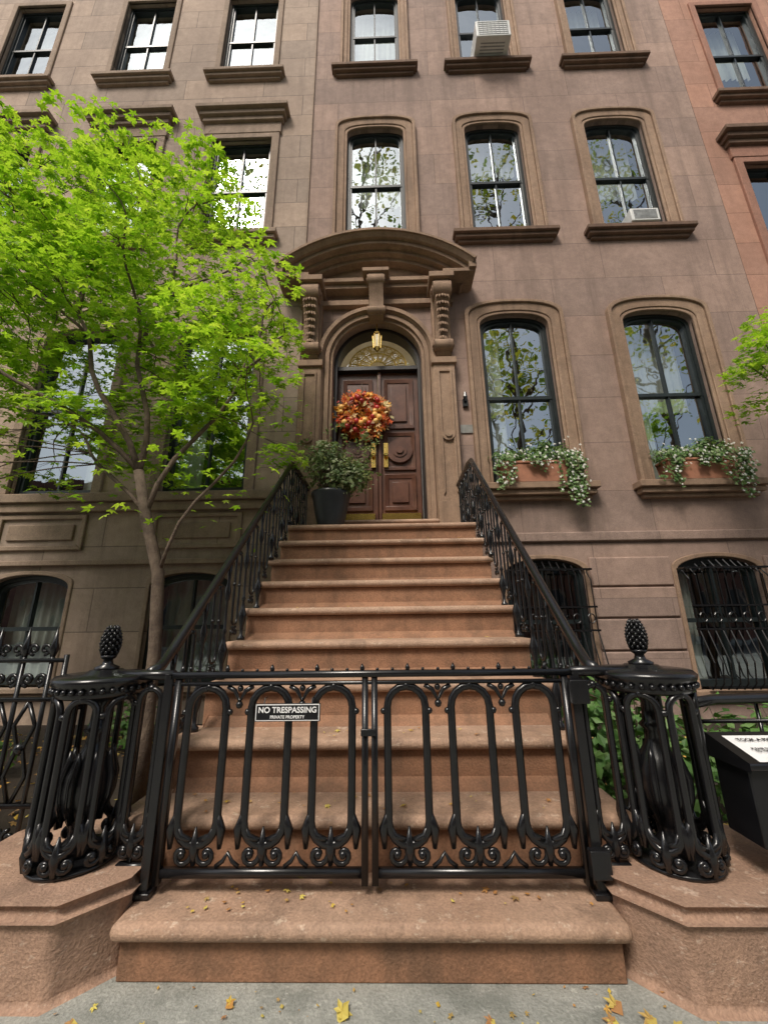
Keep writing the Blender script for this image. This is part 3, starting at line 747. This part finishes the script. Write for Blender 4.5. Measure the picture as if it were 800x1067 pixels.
tr2=empty('maple_tree'); b=MB(); l=MB()
b.tube([(5.25,4.5,0),(5.2,4.5,1.5),(5.15,4.45,3),(5.0,4.4,4.2)],[.06,.05,.04,.02],8)
for c in ((4.55,4.3,4.35),(4.75,4.2,4.7),(4.35,4.2,4.2),(4.9,4.4,5.0),(5.2,4.3,4.9),(5.0,4.2,4.3),(5.4,4.5,5.3),(4.6,4.5,3.9),(4.5,4.1,4.5),(4.8,4.3,4.45)):
    tube_branch(b,(5.05,4.42,3.8),c,.012,.004)
    for _ in range(120):
        a=U(0,6.28); q=.3*math.sqrt(R_()); leafpoint(l,(c[0]+q*math.cos(a),c[1]+q*math.sin(a),c[2]+random.gauss(0,.05)-q*q),U(.045,.075),(random.gauss(0,.4),-.2,1))
build('trunk_and_branches',b,'bark',tr2,True); build('leaves',l,'leaf',tr2)

def bush(name,blobs,n,size,mat,kind='oval',zmin=0,stems=True,top=True):
    e=empty(name) if top else None
    l=MB(); s=MB()
    for (x,y,z,rx,ry,rz) in blobs:
        for _ in range(n):
            v=Vector((random.gauss(0,1),random.gauss(0,1),random.gauss(0,1))).normalized(); q=R_()**.4*U(.75,1.08)
            p=(x+v.x*rx*q,y+v.y*ry*q,max(zmin,z+v.z*rz*q))
            leafpoint(l,p,size*U(.6,1.3),v+Vector((U(-.6,.6),U(-.6,.6),U(0,1))),kind)
        if stems:
            for _ in range(7):
                v=Vector((U(-1,1),U(-1,1),U(.2,1))); s.tube([(x,y,max(zmin,z-rz)),(x+v.x*rx*.5,y+v.y*ry*.5,z),(x+v.x*rx*.8,y+v.y*ry*.8,z+v.z*rz*.8)],[.008,.006,.002],4)
    if top:
        if s.v: build('stems',s,'bark',e)
        build('leaves',l,mat,e)
        return e
    return s,l
bush('garden_shrub',[(1.7,2.75,.42,.35,.3,.4),(1.35,3.1,.5,.3,.35,.5),(2.3,2.9,.4,.4,.35,.4),(1.9,3.5,.45,.5,.4,.5),(2.9,3.2,.35,.4,.4,.38)],520,.085,'bush')
bush('garden_shrub',[(3.8,3.4,.35,.5,.4,.35),(4.6,3.6,.35,.5,.4,.4)],420,.085,'bush')
bush('garden_shrub',[(-3.6,3.6,.25,.4,.4,.28),(-2.9,4.6,.25,.4,.3,.3),(-4.5,4.2,.35,.5,.4,.4)],260,.08,'bush')

# potted plant
e=empty('potted_shrub'); b=MB(); px,py=-.76,4.75
b.lathe(px,py,[(.15,0),(.16,.02),(.2,.2),(.235,.4),(.25,.44),(.25,.47),(.22,.475),(.2,.44)],20,2.4); build('pot',b,'pot',e,True)
s,l=bush('x',[(px+.04,py,3.18,.44,.36,.3),(px+.18,py-.05,3.03,.36,.3,.22),(px-.08,py-.05,3.36,.32,.28,.24),(px+.3,py-.05,3.12,.22,.2,.2)],640,.06,'potleaf',top=False)
for _ in range(95):
    a=U(0,6.28); ex=(px+.08+.48*math.cos(a)*U(.8,1.15),py+.38*math.sin(a),3.17+U(-.2,.48)); s.tube([(px,py,2.8),((px+ex[0])/2,(py+ex[1])/2,3.1),ex],[.005,.003,.001],4)
    for j in range(6): leafpoint(l,(ex[0]+U(-.05,.05),ex[1]+U(-.04,.04),ex[2]+U(-.06,.05)),.055,(U(-1,1),U(-1,1),1),'oval')
build('stems',s,'bark',e); build('leaves',l,'potleaf',e)

for cx in (c2-.03,c3-.03):
    e=empty('window_box'); b=MB()
    b.poly([(cx-.42,3.23),(cx+.42,3.23),(cx+.47,3.5),(cx-.47,3.5)],Y-.2,Y+.06); b.box(cx-.49,cx+.49,Y-.215,Y+.065,3.501,3.54)
    build('box',b,'terracotta',e,bevel=.01)
    s,l=bush('x',[(cx-.35,Y-.08,3.63,.28,.18,.17),(cx,Y-.08,3.66,.3,.18,.16),(cx+.35,Y-.08,3.67,.28,.18,.22),(cx+.2,Y-.08,3.78,.16,.14,.16)],280,.06,'ivy',top=False)
    fl=MB()
    for _ in range(26):
        x=cx+random.choice([U(-.6,-.3),U(-.1,.2),U(.3,.62),U(.4,.68),U(.45,.68)]); ln=U(.3,.75) if x-cx>.3 else (U(.15,.5) if abs(x-cx)>.3 else U(.05,.2))
        pts=[(x+.03*math.sin(j*1.3+x*9),Y-.27-.02*j*(j<3),3.6-ln*j/6) for j in range(7)]; s.tube([(cx+(x-cx)*.7,Y-.1,3.55)]+pts,.003,4)
        for p in pts:
            for j in range(4): leafpoint(l,(p[0]+U(-.05,.05),p[1]+U(-.04,.02),p[2]+U(-.05,.05)),U(.035,.065),(U(-.5,.5),-1,U(0,1)),'round')
            if R_()<.55: leafpoint(fl,(p[0]+U(-.05,.05),p[1]-.05,p[2]+U(-.05,.05)),U(.022,.034),(U(-.5,.5),-1,U(0,.6)),'maple')
    for _ in range(70):
        q=(cx+U(-.62,.66),Y-.2-U(0,.1),3.62+random.gauss(0,.1)); leafpoint(fl,q,U(.02,.034),(U(-.5,.5),-1,U(0,.6)),'maple')
    build('stems',s,'bark',e); build('leaves',l,'ivy',e); build('flowers',fl,'flower',e)

# wreath
e=empty('autumn_wreath'); l=MB(); s=MB(); s2=MB(); wx,wy,wz=cD-.27,yd-.14,4.55
for _ in range(900):
    a=U(0,6.28); rr=.26+random.gauss(0,.075); dd=abs(random.gauss(0,.08))
    c=(wx+rr*math.cos(a)*1.1,wy-dd+.04,wz+rr*math.sin(a)); leafpoint(l,c,U(.06,.115),(U(-.8,.8),-1,U(-.6,.9)),random.choice(['maple','maple','oval']))
for k in range(40):
    a=U(0,6.28); rr=U(.17,.34); (s if k%2 else s2).ball((wx+rr*math.cos(a),wy-.12,wz+rr*math.sin(a)),U(.025,.055),8,6)
build('leaves',l,'wreath',e); build('gourds',s,simple('gourd_yellow',(.85,.6,.2),.5,(.8,.3,.04),14),e,True); build('berries',s2,simple('berry_red',(.5,.03,.02),.35,(.3,.02,.02),14),e,True)
s=MB(); s.tube([(wx+.25*math.cos(a),wy+.05,wz+.25*math.sin(a)) for a in [j*math.pi/12 for j in range(24)]],.05,8,True); s.tube([(wx,wy+.05,wz+.25),(wx,wy+.1,5.2)],.006,4); build('ring',s,'bark',e)

# ---------------------------------------------------------------- ground
g=MB(); g.add([(-300,-300,-.13),(300,-300,-.13),(300,300,-.13),(-300,300,-.13)],[(0,1,2,3)]); build('ground',g,'soil')
g=MB(); g.box(-60,60,-3.4,2.25,-.125,0); build('sidewalk',g,'concrete')
g=MB(); g.box(-60,60,-17,-12.9,-.125,0); build('sidewalk',g,'concrete')
g=MB(); g.add([(-60,-12.9,-.12),(60,-12.9,-.12),(60,-3.4,-.12),(-60,-3.4,-.12)],[(0,1,2,3)]); build('road',g,'asphalt')
g=MB(); g.box(-12,-1.2,2.25,5.62,-.125,.04); g.box(1.0,12,2.25,5.62,-.125,.04); build('garden_soil',g,'soil')
l=MB()
for _ in range(150):
    leafpoint(l,(U(-1.9,1.6),U(1.35,1.86),.008),U(.005,.02),(U(-.4,.4),U(-.4,.4),1),random.choice(['maple','oval','round','oval']))
for x,y,sz in ((-.2,1.75,.038),(.74,1.78,.034),(.83,1.73,.03),(.7,1.72,.028),(.9,1.7,.03),(-1.1,1.7,.026),(.3,1.72,.02),(-.6,1.78,.022)):
    leafpoint(l,(x,y,.014),sz*1.2,(U(-.3,.3),-.35,1),'maple'); leafpoint(l,(x+.004,y-.003,.012),sz*1.5,(U(-.3,.3),-.3,1),'round')
for _ in range(150):
    k=random.choice([0,0,1,1,1,2,2,3,4,5,6,7,8,9]); leafpoint(l,(CX+U(-1,1)*min(.95,hwk(k)-.08),yk(k)+U(.03,.25),zk(k)+.01),U(.01,.028),(U(-.2,.2),U(-.2,.2),1),random.choice(['maple','oval']))
for _ in range(1100):
    s=random.choice([-1,1,-1]); leafpoint(l,(s*U(1.3,5),U(2.45,5.2),.055),U(.02,.06),(U(-.5,.5),U(-.5,.5),1),random.choice(['maple','oval']))
for _ in range(300): leafpoint(l,(U(-12,12),U(-3.3,.7),.012),U(.02,.05),(U(-.3,.3),U(-.3,.3),1))
build('fallen_leaves',l,'dryleaf')

# ---------------------------------------------------------------- across the street (seen in window reflections)
for k,(x0,x1,H,m) in enumerate(((-30,-8,12,'brick'),(-8,7,14,'trimR'),(7,30,12.5,'brick'))):
    e=empty('apartment_building'); b=MB(); f=MB(); gl=MB()
    b.box(x0,x1-.02,-27,-17,0,H); b.box(x0,x1-.02,-17.001,-16.6,H-.5,H+.1); build('walls',b,m,e)
    x=x0+1.2
    while x<x1-1:
        for z in (1,4.5,8,11):
            if z+2>H-.6: continue
            f.box(x-.1,x+1.2,-17,-16.93,z-.1,z+2.1); gl.box(x,x+1.1,-16.94,-16.92,z,z+2)
        x+=2.5
    build('window_surrounds',f,'trimL',e); build('windows',gl,'signblack',e)
for (tx,ty,z0,hh,nc) in ((-7.4,-3,10,26,30),(-1.2,-3,12,26,24),(5.4,-3,9,25,34),(11.3,-3,9,25,30),(-14,-14,6,19,34),(-7,-14,6,21,38),(.5,-14,6,20,38),(7.5,-14,6,22,40),(14,-14,6,20,34)):
    e=empty('street_tree'); b=MB(); l=MB()
    b.tube([(tx,ty,0),(tx+.1,ty,4),(tx-.1,ty,9),(tx,ty,hh-3)],[.2,.17,.12,.04],8)
    far=ty<-10
    for _ in range(nc):
        a=U(0,6.28); q=3.6*math.sqrt(R_()); z=U(z0,hh); q*=1-.5*abs((z-hh*.65)/(hh*.5))
        c=(tx+q*math.cos(a),ty+q*math.sin(a)*.7,z); tube_branch(b,(tx,ty,max(4,z-2.5)),c,.05,.012,.03,5,.1,5)
        for _ in range(58): leafpoint(l,(c[0]+random.gauss(0,.6),c[1]+random.gauss(0,.5),c[2]+random.gauss(0,.35)),U(.2,.34) if far else U(.12,.22),(U(-.6,.6),U(-.6,.6),1),'round')
    build('trunk_and_branches',b,'bark',e,True); build('leaves',l,'streetleaf',e)

# ---------------------------------------------------------------- light
EL,AZ=52,205
w=bpy.data.worlds.new("World"); scene.world=w; w.use_nodes=True; nt=w.node_tree; nt.nodes.clear()
out=nt.nodes.new('ShaderNodeOutputWorld'); bg=nt.nodes.new('ShaderNodeBackground'); sk=nt.nodes.new('ShaderNodeTexSky')
sk.sky_type='NISHITA'; sk.sun_disc=False; sk.sun_elevation=math.radians(EL); sk.sun_rotation=math.radians(AZ); sk.air_density=1.2; sk.dust_density=4
hs=nt.nodes.new('ShaderNodeHueSaturation'); hs.inputs['Saturation'].default_value=.6
nt.links.new(sk.outputs[0],hs.inputs['Color']); nt.links.new(hs.outputs[0],bg.inputs[0]); bg.inputs[1].default_value=.15
nt.links.new(bg.outputs[0],out.inputs[0])
sl=bpy.data.lights.new('sun','SUN'); sl.energy=3.7; sl.angle=math.radians(18); sl.color=(1,.92,.82)
so=bpy.data.objects.new('sun',sl); scene.collection.objects.link(so)
az=math.radians(AZ); d=Vector((math.sin(az)*math.cos(math.radians(EL)),math.cos(az)*math.cos(math.radians(EL)),math.sin(math.radians(EL))))
so.rotation_euler=(-d).to_track_quat('-Z','Y').to_euler()
scene.view_settings.view_transform='Standard'; scene.view_settings.look='None'; scene.view_settings.exposure=0

cam=bpy.data.cameras.new('camera'); co=bpy.data.objects.new('camera',cam); scene.collection.objects.link(co); scene.camera=co
cam.sensor_fit='HORIZONTAL'; cam.sensor_width=36; cam.lens=410/800*36; cam.clip_end=1000; cam.clip_start=.05
Rm=Matrix.Rotation(math.radians(1.1),3,'Z')@Matrix.Rotation(math.radians(105.5),3,'X')@Matrix.Rotation(math.radians(-.7),3,'Z')
co.matrix_world=Matrix.Translation((0,0,1.3))@Rm.to_4x4()
